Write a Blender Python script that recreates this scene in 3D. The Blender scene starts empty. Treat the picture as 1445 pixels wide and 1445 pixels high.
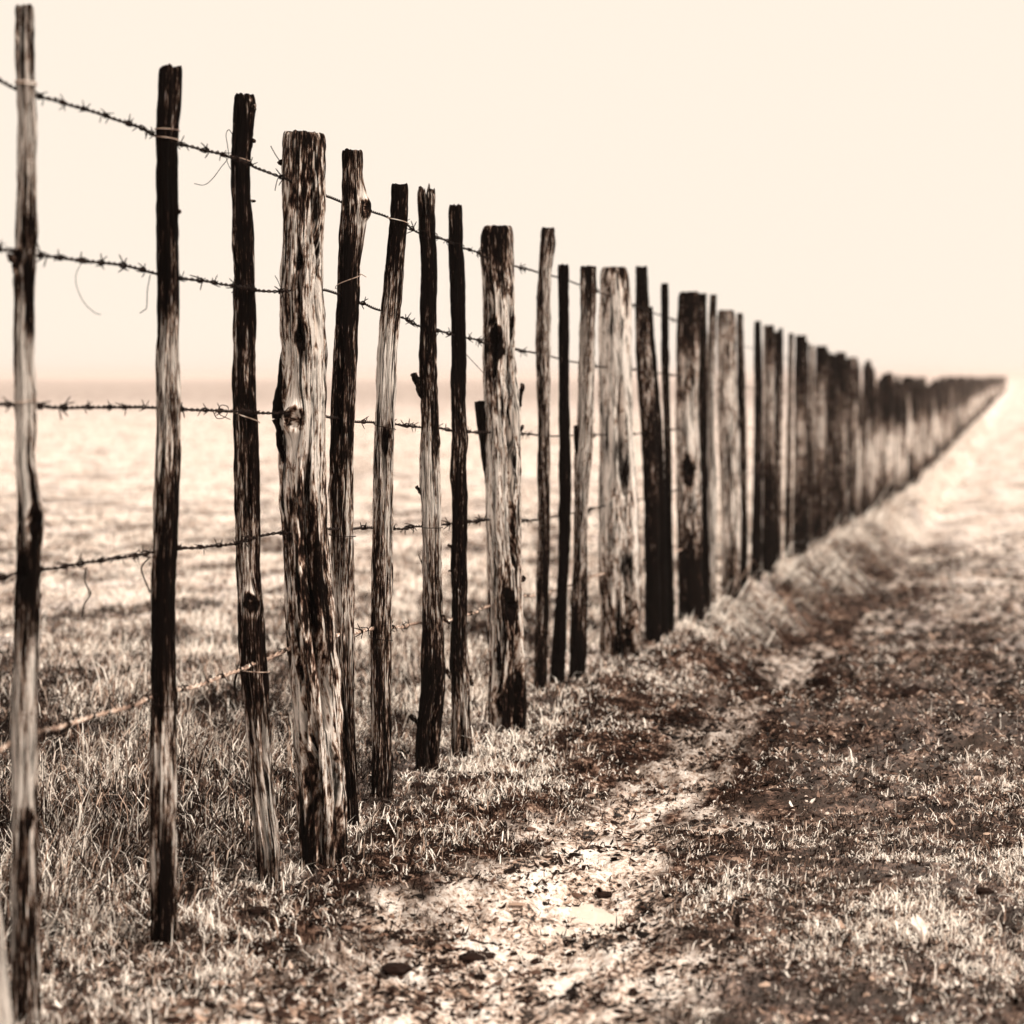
import bpy, math, random
import numpy as np
from mathutils import Vector
R = math.radians
random.seed(7); RNG = np.random.default_rng(7)
sc = bpy.context.scene
COL = sc.collection

# ------------------------------------------------------------------ camera
IMG, F, HOR, CAMH = 1445.0, 2600.0, 530.0, 1.15      # reference frame size, focal length in its pixels, horizon row, eye height
cam_d = bpy.data.cameras.new('camera'); cam = bpy.data.objects.new('camera', cam_d); COL.objects.link(cam)
cam.location = (0, 0, CAMH); cam.rotation_euler = (R(90), 0, 0)
cam_d.sensor_width = 36; cam_d.lens = 36 * F / IMG
cam_d.shift_y = -(IMG / 2 - HOR) / IMG
cam_d.clip_start = 0.05; cam_d.clip_end = 9000
cam_d.dof.use_dof = True; cam_d.dof.focus_distance = 4.75; cam_d.dof.aperture_fstop = 2.7
sc.camera = cam

# ------------------------------------------------------------------ sky and sun
SUN = Vector((0.58, -0.24, 0.74)).normalized()
w = bpy.data.worlds.new('World'); sc.world = w; w.use_nodes = True
nt = w.node_tree; nt.nodes.clear()
sky = nt.nodes.new('ShaderNodeTexSky'); sky.sky_type = 'NISHITA'; sky.sun_disc = False
sky.sun_elevation = math.asin(SUN.z); sky.sun_rotation = math.atan2(SUN.x, SUN.y)
sky.air_density = 2.0; sky.dust_density = 5.0
bw = nt.nodes.new('ShaderNodeRGBToBW')
mul = nt.nodes.new('ShaderNodeMath'); mul.operation = 'MULTIPLY'; mul.inputs[1].default_value = 0.02; mul.use_clamp = True
mix = nt.nodes.new('ShaderNodeMix'); mix.data_type = 'RGBA'       # even white overcast, toned like the print
mix.inputs[6].default_value = (10.3, 9.05, 7.75, 1); mix.inputs[7].default_value = (10.3, 9.0, 7.7, 1)
bg = nt.nodes.new('ShaderNodeBackground'); bg.inputs['Strength'].default_value = 0.1
out = nt.nodes.new('ShaderNodeOutputWorld')
nt.links.new(sky.outputs[0], bw.inputs[0]); nt.links.new(bw.outputs[0], mul.inputs[0]); nt.links.new(mul.outputs[0], mix.inputs[0])
nt.links.new(mix.outputs[2], bg.inputs['Color']); nt.links.new(bg.outputs[0], out.inputs['Surface'])
sl = bpy.data.lights.new('sun', 'SUN'); sl.energy = 4.6; sl.angle = R(10); sl.color = (1.0, 0.92, 0.80)
so = bpy.data.objects.new('sun', sl); COL.objects.link(so); so.rotation_euler = SUN.to_track_quat('Z', 'Y').to_euler()

sc.view_settings.view_transform = 'Standard'; sc.view_settings.look = 'None'
sc.view_settings.exposure = 0; sc.view_settings.gamma = 1; sc.view_settings.use_curve_mapping = False
sc.render.engine = 'CYCLES'
sc.cycles.use_denoising = True
sc.cycles.max_bounces = 6; sc.cycles.diffuse_bounces = 2; sc.cycles.volume_bounces = 1; sc.cycles.transparent_max_bounces = 4

# ------------------------------------------------------------------ small tools
def H(ix, iy, iz, seed):
    h = (ix.astype(np.int64) * 374761393 + iy.astype(np.int64) * 668265263 + iz.astype(np.int64) * 2147483647 + seed * 974711) & 0xffffffff
    h = ((h ^ (h >> 13)) * 1274126177) & 0xffffffff
    h = ((h ^ (h >> 16)) * 2246822519) & 0xffffffff
    return ((h ^ (h >> 15)) & 0xffff) / 65535.0
def noise(x, y, z=0.0, seed=0):
    x, y, z = np.broadcast_arrays(np.asarray(x, float), np.asarray(y, float), np.asarray(z, float))
    ix, iy, iz = np.floor(x), np.floor(y), np.floor(z)
    fx, fy, fz = x - ix, y - iy, z - iz
    fx, fy, fz = [f * f * (3 - 2 * f) for f in (fx, fy, fz)]
    ix, iy, iz = ix.astype(np.int64), iy.astype(np.int64), iz.astype(np.int64)
    def L(a, b, t): return a + (b - a) * t
    c = lambda a, b, d: H(ix + a, iy + b, iz + d, seed)
    return L(L(L(c(0,0,0), c(1,0,0), fx), L(c(0,1,0), c(1,1,0), fx), fy), L(L(c(0,0,1), c(1,0,1), fx), L(c(0,1,1), c(1,1,1), fx), fy), fz)
def fbm(x, y, z=0.0, o=4, seed=0):
    s, a, t = 0, .5, 0
    for k in range(o):
        s = s + a * noise(np.asarray(x) * 2**k, np.asarray(y) * 2**k, np.asarray(z) * 2**k, seed + k); t += a; a *= .5
    return s / t
def sstep(a, b, x):
    t = np.clip((x - a) / (b - a), 0, 1); return t * t * (3 - 2 * t)

def mesh_np(name, verts, faces_list, attrs=None, smooth=True):
    """faces_list: list of int arrays (n,k)."""
    me = bpy.data.meshes.new(name)
    verts = np.asarray(verts, np.float32)
    me.vertices.add(len(verts)); me.vertices.foreach_set('co', verts.ravel())
    loops = np.concatenate([f.ravel() for f in faces_list]).astype(np.int32)
    tot = np.concatenate([np.full(len(f), f.shape[1]) for f in faces_list])
    st = np.concatenate([[0], np.cumsum(tot)[:-1]]).astype(np.int32)
    me.loops.add(len(loops)); me.loops.foreach_set('vertex_index', loops)
    me.polygons.add(len(tot)); me.polygons.foreach_set('loop_start', st)
    me.update(calc_edges=True)
    if smooth: me.polygons.foreach_set('use_smooth', np.ones(len(tot), bool))
    for k, v in (attrs or {}).items():
        v = np.asarray(v, np.float32)
        if v.ndim == 1:
            a = me.attributes.new(k, 'FLOAT', 'POINT'); a.data.foreach_set('value', v)
        else:
            a = me.attributes.new(k, 'FLOAT_VECTOR', 'POINT'); a.data.foreach_set('vector', v.ravel())
    me.validate()
    return me
def obj(name, me, mat, parent=None, loc=None):
    o = bpy.data.objects.new(name, me); COL.objects.link(o)
    if mat and not me.materials: me.materials.append(mat)
    if loc is not None: o.location = loc
    if parent: o.parent = parent
    return o
def tag(o, label=None, cat=None, group=None, kind=None):
    if label: o['label'] = label
    if cat: o['category'] = cat
    if group: o['group'] = group
    if kind: o['kind'] = kind
    return o
def grid_faces(nr, nc, wrap):
    i = np.arange(nr - 1)[:, None] * nc; j = np.arange(nc if wrap else nc - 1)[None, :]; j2 = (j + 1) % nc
    return np.stack([i + j, i + j2, i + nc + j2, i + nc + j], -1).reshape(-1, 4)

# ------------------------------------------------------------------ the lie of the land
FX0, FXS = -1.774, 0.276
def fence_x(Y): return FX0 + FXS * np.asarray(Y, float)
def side(X, Y): return (X - fence_x(Y)) * 0.964              # metres to the right of the fence line
_dy = np.array([-5, 6, 8, 10.5, 14, 20, 28, 40, 9000.]); _dz = np.array([0, 0, -.04, -.13, -.22, -.42, -.6, -.62, -.6])
_ys = np.concatenate([np.linspace(-5, 60, 651), [9000]])
_k = np.exp(-np.linspace(-2, 2, 31)**2); _k /= _k.sum()
_raw = np.interp(np.linspace(-5 - 1.5, 60 + 1.5, 681), _dy, _dz)
_sm = np.concatenate([np.convolve(_raw, _k, 'valid'), [-.6]])
def dip(Y): return np.interp(Y, _ys, _sm)
def bank(Y): return np.interp(Y, [6.2, 9, 12, 40], [0, .16, .32, .34])
def litter(X, Y):
    d = side(X, Y); q = d + .35 * (fbm(X * 1.7, Y * 1.7, 0, 3, 61) - .5)
    near = sstep(.35, .65, q) * (1 - sstep(2.6, 4.2, q)) * sstep(5.1, 5.9, Y + 1.6 * (fbm(X * 1.6, Y * 1.6, 0, 4, 62) - .5)) * (1 - .85 * sstep(11, 20, Y))
    ll = sstep(.1, .3, q) * (1 - sstep(.5, .75, q)) * (1 - sstep(4.0, 4.6, Y))
    left = (1 - sstep(3.4, 4.0, Y + .3 * q)) * sstep(-.6, .1, q) * (1 - sstep(.4, .7, q))
    return np.clip(near + .5 * ll + .0 * left, 0, 1)
def mud(X, Y):
    d = side(X, Y); q = d + .30 * (fbm(X * 2.6, Y * 2.6, 0, 4, 41) - .5) + np.interp(Y, [6, 12], [0, .7]) * (fbm(X * .5, Y * .35, 4, 3, 44) - .5)
    hw = np.interp(Y, [3, 4, 5.2, 6.5, 9, 20], [.48, .28, .17, .12, .12, .14])
    rag = fbm(X * 7, Y * 5, 2, 4, 43) - .5
    v = 1 - sstep(hw * .45, hw * 1.35, np.abs(q - .70) + .50 * rag)
    return v * np.interp(Y, [4.9, 5.8, 7, 9, 14, 40], [1, .45, .4, .55, .6, .5]) * np.where(Y > 7, sstep(.35, .55, fbm(X * 2, Y * .6, 9, 3, 46)), 1)
def weeds(X, Y):                                             # darker low plants in the pale field
    return sstep(.49, .60, fbm(X * 3.0, Y * 1.7, 7, 4, 85)) * np.interp(Y, [4, 5.5, 14, 26, 45], [.2, 1, 1, .6, .3])
def terrain(X, Y, fine=True):
    X = np.asarray(X, float); Y = np.asarray(Y, float); d = side(X, Y)
    z = dip(Y).copy(); b = bank(Y)
    wob = .5 * (fbm(X * 1.3, Y * 1.1, 0, 4, 5) - .5)
    z = z - b * sstep(.16, .46, d + wob) + b * .35 * sstep(1.3, 3.0, d)
    z = z - .045 * np.exp(-((d + .5 * wob - .70) / .24)**2)
    far = np.clip(1 - Y / 60, .0, 1)
    z = z + far * (.06 * (fbm(X * .8, Y * .8, 0, 3, 11) - .5) * sstep(0.0, .4, np.abs(d)) + .05 * (fbm(X * 3.1, Y * 3.1, 0, 3, 12) - .5))
    if fine:
        lt = litter(X, Y); m = mud(X, Y)
        c = fbm(X * 14, Y * 14, 0, 4, 21); c2 = 1 - np.abs(2 * fbm(X * 9, Y * 9, 3, 3, 22) - 1)
        z = z + far * ((.018 + .12 * lt) * (c - .5) + .03 * lt * (c2 - .75) + .05 * m * (fbm(X * 20, Y * 12, 0, 4, 23) - .5))
    for bx, by, rx, ry in ((.178, 4.12, .12, .19), (-.074, 3.34, .13, .11)):      # hollows that hold water
        z = z - .040 * np.exp(-(((X - bx) / rx)**2 + ((Y - by) / ry)**2)**1.5)
    return z
def at(x, y, Z): return np.array([(x - IMG / 2) * Z / F, Z, CAMH - (y - HOR) * Z / F])
def depth_of(x, yb):                                          # distance of a point standing on the ground, seen at (x, yb)
    Z = 5.0
    for _ in range(40):
        X = (x - IMG / 2) * Z / F
        Z = .5 * Z + .5 * (CAMH - float(terrain(X, Z, False))) * F / (yb - HOR)
    return Z

# ------------------------------------------------------------------ materials
class NT:
    def __init__(s, name):
        s.m = bpy.data.materials.new(name); s.m.use_nodes = True; s.t = s.m.node_tree; s.t.nodes.clear()
        s.out = s.t.nodes.new('ShaderNodeOutputMaterial')
    def n(s, kind, **kw):
        nd = s.t.nodes.new('ShaderNode' + kind)
        for k, v in kw.items(): setattr(nd, k, v)
        return nd
    def l(s, a, b): s.t.links.new(a, b)
    def val(s, sock, v):
        if hasattr(v, 'links') or isinstance(v, bpy.types.NodeSocket): s.l(v, sock)
        else: sock.default_value = v
    def math(s, op, a, b=0.0, c=0.0, clamp=False):
        nd = s.n('Math', operation=op, use_clamp=clamp)
        for i, v in enumerate((a, b, c)): s.val(nd.inputs[i], v)
        return nd.outputs[0]
    def noise(s, vec, scale, detail=4, rough=.55, dist=0.0):
        nd = s.n('TexNoise'); s.l(vec, nd.inputs['Vector'])
        for k, v in (('Scale', scale), ('Detail', detail), ('Roughness', rough), ('Distortion', dist)): s.val(nd.inputs[k], v)
        return nd.outputs[0]
    def ramp(s, fac, stops, interp='LINEAR'):
        nd = s.n('ValToRGB'); nd.color_ramp.interpolation = interp
        while len(nd.color_ramp.elements) < len(stops): nd.color_ramp.elements.new(.5)
        for e, (p, c) in zip(nd.color_ramp.elements, stops):
            e.position = p; e.color = (*(c if isinstance(c, tuple) else (c, c, c)), 1)
        s.l(fac, nd.inputs[0]); return nd.outputs[0]
    def mix(s, f, a, b):
        nd = s.n('Mix', data_type='RGBA'); s.val(nd.inputs[0], f)
        for i, v in ((6, a), (7, b)):
            if isinstance(v, tuple): nd.inputs[i].default_value = (*v, 1)
            else: s.l(v, nd.inputs[i])
        return nd.outputs[2]
    def map(s, vec, scale, loc=None):
        nd = s.n('Mapping'); s.l(vec, nd.inputs[0]); nd.inputs['Scale'].default_value = scale
        if loc is not None: s.l(loc, nd.inputs['Location'])
        return nd.outputs[0]
    def bsdf(s, color, rough=.8, spec=.3, normal=None):
        b = s.n('BsdfPrincipled'); s.val(b.inputs['Base Color'], color if not isinstance(color, tuple) else (*color, 1))
        s.val(b.inputs['Roughness'], rough); b.inputs['Specular IOR Level'].default_value = spec
        if normal is not None: s.l(normal, b.inputs['Normal'])
        s.l(b.outputs[0], s.out.inputs['Surface']); return b
    def bump(s, h, dist, strength=1.0, prev=None):
        b = s.n('Bump'); s.l(h, b.inputs['Height']); b.inputs['Distance'].default_value = dist; b.inputs['Strength'].default_value = strength
        if prev is not None: s.l(prev, b.inputs['Normal'])
        return b.outputs[0]

BLACK, DARK, MID, PALE, WHITE = (.0045, .0018, .0011), (.023, .0102, .0070), (.145, .083, .061), (.52, .37, .29), (.95, .86, .80)

def wood_material():
    k = NT('weathered_wood')
    at_ = k.n('Attribute', attribute_name='gco'); pale = k.n('Attribute', attribute_name='pale').outputs['Fac']
    rnd = k.n('ObjectInfo').outputs['Random']
    comb = k.n('CombineXYZ'); off = k.math('MULTIPLY', rnd, 37.0)
    for i in range(3): k.l(off, comb.inputs[i])
    v = at_.outputs['Vector']
    fine = k.noise(k.map(v, (210, 210, 20), comb.outputs[0]), 1, 6, .65)
    streak = k.noise(k.map(v, (90, 90, 7.5), comb.outputs[0]), 1, 5, .6, .4)
    broad = k.noise(k.map(v, (34, 34, 6.5), comb.outputs[0]), 1, 4, .55, .6)
    speck = k.noise(k.map(v, (330, 330, 48), comb.outputs[0]), 1, 3, .6)
    # bleached bare wood against dark weathered bark: where 'pale' is high more of the streaks are bare
    s = k.math('ADD', k.math('MULTIPLY', streak, .55), k.math('MULTIPLY', broad, .36))
    s = k.math('ADD', s, k.math('MULTIPLY', fine, .95))
    s = k.math('ADD', s, k.math('MULTIPLY', speck, .46))
    s = k.math('ADD', s, pale)
    s = k.math('SUBTRACT', s, 1.155)
    s = k.math('MULTIPLY_ADD', s, 4.8, .25, clamp=True)
    col = k.ramp(s, [(0, BLACK), (.30, DARK), (.52, MID), (.78, PALE), (1, WHITE)])
    crack = k.ramp(k.noise(k.map(v, (120, 120, 5.0), comb.outputs[0]), 1, 4, .6), [(.38, 0.0), (.43, 1.0)])
    fib = k.noise(k.map(v, (250, 250, 7), comb.outputs[0]), 1, 5, .7, .3)
    wide = k.noise(k.map(v, (75, 75, 3), comb.outputs[0]), 1, 3, .5)
    fl = k.ramp(k.math('ADD', k.math('MULTIPLY', fib, .75), k.math('MULTIPLY', wide, .35)), [(.44, .05), (.50, .50), (.56, 1.0)])
    fm = k.n('Mix', data_type='RGBA', blend_type='MULTIPLY'); fm.inputs[0].default_value = 1; k.l(col, fm.inputs[6]); k.l(fl, fm.inputs[7]); col = fm.outputs[2]
    col = k.mix(crack, BLACK, col)
    h = k.math('ADD', k.math('MULTIPLY', k.math('ADD', fine, fib), .5), k.math('MULTIPLY', streak, 1.0))
    h = k.math('ADD', h, k.math('MULTIPLY', crack, .9))
    nrm = k.bump(h, .014, 1.0)
    k.bsdf(col, .8, .04, nrm); return k.m
WOOD = wood_material()

def ground_material():
    k = NT('soil_and_straw')
    g = k.n('NewGeometry').outputs['Position']
    mudv = k.n('Attribute', attribute_name='mud').outputs['Fac']; fld = k.n('Attribute', attribute_name='straw').outputs['Fac']
    a = k.noise(g, 9, 6, .65); b = k.noise(g, 70, 5, .7); c = k.noise(k.map(g, (1.6, .9, 1)), 1.4, 5, .6)
    soil = k.ramp(k.math('ADD', k.math('MULTIPLY', a, .55), k.math('MULTIPLY', b, .45)), [(.42, BLACK), (.51, DARK), (.57, MID), (.645, PALE)])
    mudc = k.ramp(k.math('ADD', k.math('MULTIPLY', a, .5), k.math('MULTIPLY', b, .5)), [(.39, BLACK), (.435, DARK), (.47, PALE), (.55, WHITE)])
    straw = k.ramp(k.math('ADD', k.math('MULTIPLY', c, .7), k.math('MULTIPLY', a, .3)), [(.34, (.26, .18, .145)), (.45, (.60, .49, .43)), (.58, (.86, .77, .74))])
    col = k.mix(fld, soil, straw); col = k.mix(mudv, col, mudc)
    rough = k.math('SUBTRACT', .9, k.math('MULTIPLY', mudv, .5))
    nrm = k.bump(b, .02, .6, k.bump(a, .05, .5))
    b_ = k.bsdf(col, rough, .02, nrm); k.l(k.math('MULTIPLY', mudv, .35), b_.inputs['Specular IOR Level']); return k.m
GROUND = ground_material()

def blade_material(name, stops, transl=.3):
    k = NT(name)
    t = k.n('Attribute', attribute_name='tone').outputs['Fac']
    col = k.ramp(t, stops)
    d = k.n('BsdfPrincipled'); k.l(col, d.inputs['Base Color']); d.inputs['Roughness'].default_value = .55; d.inputs['Specular IOR Level'].default_value = .06
    tr = k.n('BsdfTranslucent'); k.l(col, tr.inputs['Color'])
    mx = k.n('MixShader'); mx.inputs[0].default_value = transl
    k.l(d.outputs[0], mx.inputs[1]); k.l(tr.outputs[0], mx.inputs[2]); k.l(mx.outputs[0], k.out.inputs['Surface']); return k.m
GRASSM = blade_material('dry_grass', [(0, BLACK), (.34, DARK), (.50, MID), (.62, PALE), (.78, (.97, .89, .82))], .12)
LITTERM = blade_material('dead_leaves', [(0, BLACK), (.35, DARK), (.6, MID), (.8, PALE), (1, WHITE)], .1)

def wire_material():
    k = NT('rusty_wire')
    g = k.n('NewGeometry').outputs['Position']
    col = k.ramp(k.noise(g, 60, 4, .6), [(.45, BLACK), (.7, DARK), (.95, MID)])
    b = k.bsdf(col, .6, .08); return k.m
def pale_wire_material():
    k = NT('galvanised_wire')
    g = k.n('NewGeometry').outputs['Position']
    col = k.ramp(k.noise(g, 40, 3, .6), [(.38, MID), (.55, PALE), (.7, WHITE)])
    b = k.bsdf(col, .45, .4); return k.m
WIRE, PWIRE = wire_material(), pale_wire_material()
def water_material():
    k = NT('puddle_water')
    g = k.n('NewGeometry').outputs['Position']
    b = k.bsdf((.74, .64, .56), .05, .6, k.bump(k.noise(g, 14, 2), .004, .25)); b.inputs['IOR'].default_value = 1.33; return k.m
WATER = water_material()

# ------------------------------------------------------------------ ground: one sheet out to the horizon
def build_ground():
    zr = [-2.2]
    while zr[-1] < 3200:
        z = zr[-1]; e = z + 2.5
        st = .12 if z < 2.4 else (.0105 if z < 9 else (.012 + (z - 9) * .006 if z < 60 else z * .03))
        zr.append(z + st)
    zr = np.array(zr)
    u = np.concatenate([-np.geomspace(1.6, .31, 26)[:-1], np.linspace(-.31, .31, 560), np.geomspace(.31, 1.6, 26)[1:]])
    Z, U = np.meshgrid(zr, u, indexing='ij')
    X = U * np.where(Z < 2.0, np.maximum(Z, -2.2) * .25 + 1.5 + (2.0 - Z) * .0, Z)
    X = np.where(np.abs(U) > .31, X * 1.6, X)
    T = terrain(X, Z)
    V = np.stack([X, Z, T], -1).reshape(-1, 3)
    d = side(X, Z)
    straw = np.where(d < 0, np.interp(Z, [5, 8, 12], [.1, .7, 1]), np.interp(Z + .7 * (d - 1), [8, 13, 20], [.1, .6, 1]))
    straw = straw * (1 - .95 * sstep(.05, .2, d) * (1 - sstep(.85, 1.25, d + .5 * (fbm(X * 2, Z * .8, 0, 3, 51) - .5))) * (1 - sstep(17, 27, Z)))  # dark bare soil along bank and rut, with the ditch's shade coloured in
    straw = straw * (1 - .45 * sstep(35, 160, Z) * (1 - sstep(240, 1600, Z)) * sstep(6, 12, -d))
    straw = straw * (1 - .75 * weeds(X, Z))
    me = mesh_np('ground', V, [grid_faces(len(zr), len(u), False)], {'mud': mud(X, Z).ravel(), 'straw': straw.ravel()})
    return tag(obj('ground', me, GROUND), 'rough dry pasture ground with a muddy path beside the fence', kind='structure')
build_ground()

# puddles lie in the lows of the muddy path
def puddle(cx, cy, rx, ry, lvl, ang=0.0):
    n = 48; p = np.linspace(0, 2 * np.pi, n, endpoint=False)
    r = 1 + .25 * (noise(np.cos(p) * 2 + cx, np.sin(p) * 2 + cy, 0, 9) - .5)
    x, y = rx * r * np.cos(p), ry * r * np.sin(p)
    x, y = x * math.cos(ang) + y * math.sin(ang), -x * math.sin(ang) + y * math.cos(ang)
    gx_, gy_ = np.meshgrid(np.linspace(-.5, .5, 15), np.linspace(-.5, .5, 15)); gx_, gy_ = gx_ * rx * 1.5, gy_ * ry * 1.5
    zb = np.percentile(terrain(cx + gx_ * math.cos(ang) + gy_ * math.sin(ang), cy - gx_ * math.sin(ang) + gy_ * math.cos(ang)), lvl)
    V = np.stack([x, y, 0 * x], -1)
    V = np.concatenate([V, [[0, 0, 0]]])
    f = np.stack([np.arange(n), (np.arange(n) + 1) % n, np.full(n, n)], -1)
    return tag(obj('puddle', mesh_np('puddle', V, [f], smooth=False), WATER, loc=(cx, cy, zb)), None, kind='structure')
for px, py, rx, ry, lvl in ((835, 1258,   .24, .34, 9), (665, 1425, .24, .20, 13), (760, 1330, .1, .14, 18), (1326, 712, .25, 1.3, 50), (1384, 648, .3, 3.0, 55), (1308, 792, .2, .6, 50), (1250, 870, .15, .35, 35), (1350, 680, .25, 1.8, 50)):
    Zp = depth_of(px, py); c = at(px, py, Zp); puddle(c[0], c[1], rx, ry, lvl, .26)

# ------------------------------------------------------------------ fence posts
def tube(path, rad, ns=6, taper_tip=False):
    P = np.asarray(path, float); n = len(P)
    rad = np.full(n, rad) if np.isscalar(rad) else np.asarray(rad, float)
    T = np.gradient(P, axis=0); T /= np.linalg.norm(T, axis=1)[:, None] + 1e-12
    ref = np.array([0, 0, 1.0]) if abs(T[0][2]) < .9 else np.array([1.0, 0, 0])
    A = np.zeros_like(P); a = np.cross(T[0], ref); a /= np.linalg.norm(a)
    for i in range(n):
        a = a - T[i] * np.dot(a, T[i]); a /= np.linalg.norm(a) + 1e-12; A[i] = a
    B = np.cross(T, A)
    ph = np.linspace(0, 2 * np.pi, ns, endpoint=False)
    V = (P[:, None] + rad[:, None, None] * (A[:, None] * np.cos(ph)[None, :, None] + B[:, None] * np.sin(ph)[None, :, None])).reshape(-1, 3)
    F_ = grid_faces(n, ns, True)
    V = np.concatenate([V, P[:1], P[-1:]])
    j = np.arange(ns); j2 = (j + 1) % ns
    c0 = np.stack([np.full(ns, n * ns), j2, j], -1); c1 = np.stack([np.full(ns, n * ns + 1), (n - 1) * ns + j, (n - 1) * ns + j2], -1)
    return V, [F_, c0, c1]
def join(parts):
    V, Q, Tt, o = [], [], [], 0
    for v, fl in parts:
        V.append(v)
        for f in fl: (Q if f.shape[1] == 4 else Tt).append(f + o)
        o += len(v)
    return np.concatenate(V), ([np.concatenate(Q)] if Q else []) + ([np.concatenate(Tt)] if Tt else [])

class Post: pass
def post_shape(zs, cx, cy, rad, pale, seed, ns=44, dz=.008, rough=1.0, jag=.006, cracks=(), knots=(), flat=1.0, slope=0.0, mott=.36):
    """zs descending heights above the post's base; cx, cy, rad, pale at those heights. Returns a mesh and the sampled axis."""
    ztop, zbot = zs[0], zs[-1]
    n = max(12, int((ztop - zbot) / dz)); z = np.linspace(ztop, zbot, n)
    o = np.argsort(zs)
    I = lambda a: np.interp(z, np.asarray(zs)[o], np.asarray(a)[o])
    def sm(a, k=5):
        kk = np.hanning(2 * k + 3)[1:-1]; kk /= kk.sum(); return np.convolve(np.pad(a, (k, k), 'edge'), kk, 'valid')
    kk = max(1, int(.02 / dz))
    X, Y, Rr, Pl = sm(I(cx), kk), sm(I(cy), kk), sm(I(rad), kk), sm(I(pale), kk * 2)
    ph = np.linspace(-np.pi, np.pi, ns, endpoint=False)
    PH, ZZ = np.meshgrid(ph, z); RR = Rr[:, None] * np.ones_like(PH)
    gph = PH + .5 * (fbm(0 * ZZ + seed, ZZ * 2.2, 0, 3, seed) - .5)                # the grain wanders up the post
    gz = ZZ.copy()
    for (kp, kz, ks, amt) in knots:
        q = ((PH - kp) * RR / ks)**2 + ((ZZ - kz) / (ks * 2.4))**2
        gph = kp + (gph - kp) * (1 - .96 * np.exp(-q * .7)); gz = gz + 3.5 * ks * np.exp(-q) * np.tanh((ZZ - kz) / ks)
    rb = .045
    gx, gy = np.sin(gph) * rb, -np.cos(gph) * rb
    f1 = fbm(gx * 28 + seed * 3.1, gy * 28, gz * 2.3, 3, seed + 1) - .5
    f2 = fbm(gx * 90 + seed, gy * 90, gz * 7, 3, seed + 2) - .5
    f3 = fbm(gx * 200 + seed, gy * 200, gz * 20, 2, seed + 4) - .5
    lump = fbm(np.sin(PH) * 1.1 + seed, np.cos(PH) * 1.1, ZZ * 5, 3, seed + 3) - .5
    D = rough * (.26 * f1 * RR + .010 * f2 + .007 * f3) + lump * RR * .22
    for (cp, z0, z1, wd, dep, wan) in cracks:
        c = cp + wan * (fbm(0 * ZZ + 3.3, ZZ * 5, seed, 3, seed + 9) - .5) * 2
        t = np.clip((ZZ - z0) / (z1 - z0), 0, 1); prof = np.sin(np.pi * np.clip(t, 0, 1))**.5 * ((ZZ > min(z0, z1)) & (ZZ < max(z0, z1)))
        if z0 < .02: prof = np.where(ZZ < z1 * .5, 1.0, prof)
        e = np.abs(gph * .35 + PH * .65 - c) / (wd * (0.3 + .7 * prof))
        D -= dep * RR * prof * np.exp(-e**2.5)
        D += .10 * RR * prof * np.exp(-((e - 1.7) / .6)**2)
    for (kp, kz, ks, amt) in knots:
        q = np.sqrt(((PH - kp) * RR / ks)**2 + ((ZZ - kz) / (ks * 1.35))**2)
        D += amt * ks * .6 * (np.exp(-((q - 1.0) / .5)**2) * .8 - .9 * np.exp(-(q / .6)**2)) if amt > 0 else amt * ks * np.exp(-(q / .8)**4)
    r = np.maximum(RR + D, RR * .18)
    jz = jag * (fbm(np.sin(PH) * 4 + seed, np.cos(PH) * 4, 0, 3, seed + 5) - .5) * 2 + slope * np.sin(PH) * RR
    topw = np.exp(-(ztop - ZZ) / .02)
    r = r * (1 - .10 * np.exp(-(ztop - ZZ) / .004))
    VX = X[:, None] + r * np.sin(PH); VY = Y[:, None] - r * np.cos(PH) * flat; VZ = ZZ + jz * topw
    V = np.stack([VX, VY, VZ], -1).reshape(-1, 3)
    pal = Pl[:, None] + mott * (fbm(np.sin(PH) * 1.3 + seed, np.cos(PH) * 1.3, ZZ * (3.2 if mott < .5 else 6.5), 4, seed + 6) - .5)
    G = np.stack([gx, gy, gz], -1).reshape(-1, 3); pal = pal.ravel()
    Fq = grid_faces(n, ns, True)[:, ::-1]
    # rough sawn or broken top
    caps, gcs = [], []
    for s, dzz in ((.72, -.002), (.35, -.004)):
        caps.append(np.stack([X[0] + r[0] * np.sin(ph) * s, Y[0] - r[0] * np.cos(ph) * s * flat, VZ[0] + dzz + .6 * jag * (RNG.random(ns) - .5)], -1))
        gcs.append(np.stack([gx[0] * s, gy[0] * s, gz[0] + 0 * ph], -1))
    for (kp, kz, ks, amt) in knots:
        q = (np.sqrt(((PH - kp) * RR / ks)**2 + ((ZZ - kz) / (ks * (1.4 if amt > 0 else 2.6)))**2) * (.7 + .6 * fbm(PH * 3, ZZ * 60, seed, 2, 8))).ravel()
        pal = pal - .20 * np.exp(-((q - .8) / .3)**2) + .12 * np.exp(-((q - 1.7) / .5)**2) * (amt > 0) - .26 * (amt < 0) * np.exp(-q**2)
    base = len(V)
    V = np.concatenate([V] + caps + [[[X[0], Y[0], np.mean(VZ[0]) - .006]]])
    G = np.concatenate([G] + gcs + [[[0, 0, gz[0, 0]]]]); pal = np.concatenate([pal, np.full(2 * ns + 1, Pl[0] - .08)])
    j = np.arange(ns); j2 = (j + 1) % ns
    q1 = np.stack([j, base + j, base + j2, j2], -1)[:, ::-1]; q2 = np.stack([base + j, base + ns + j, base + ns + j2, base + j2], -1)[:, ::-1]
    t = np.stack([base + ns + j2, np.full(ns, base + 2 * ns), base + ns + j], -1)
    me = mesh_np('fence_post', V, [np.concatenate([Fq, q1, q2]), t], {'gco': G, 'pale': pal})
    return me, (z, X, Y, Rr)

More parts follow.
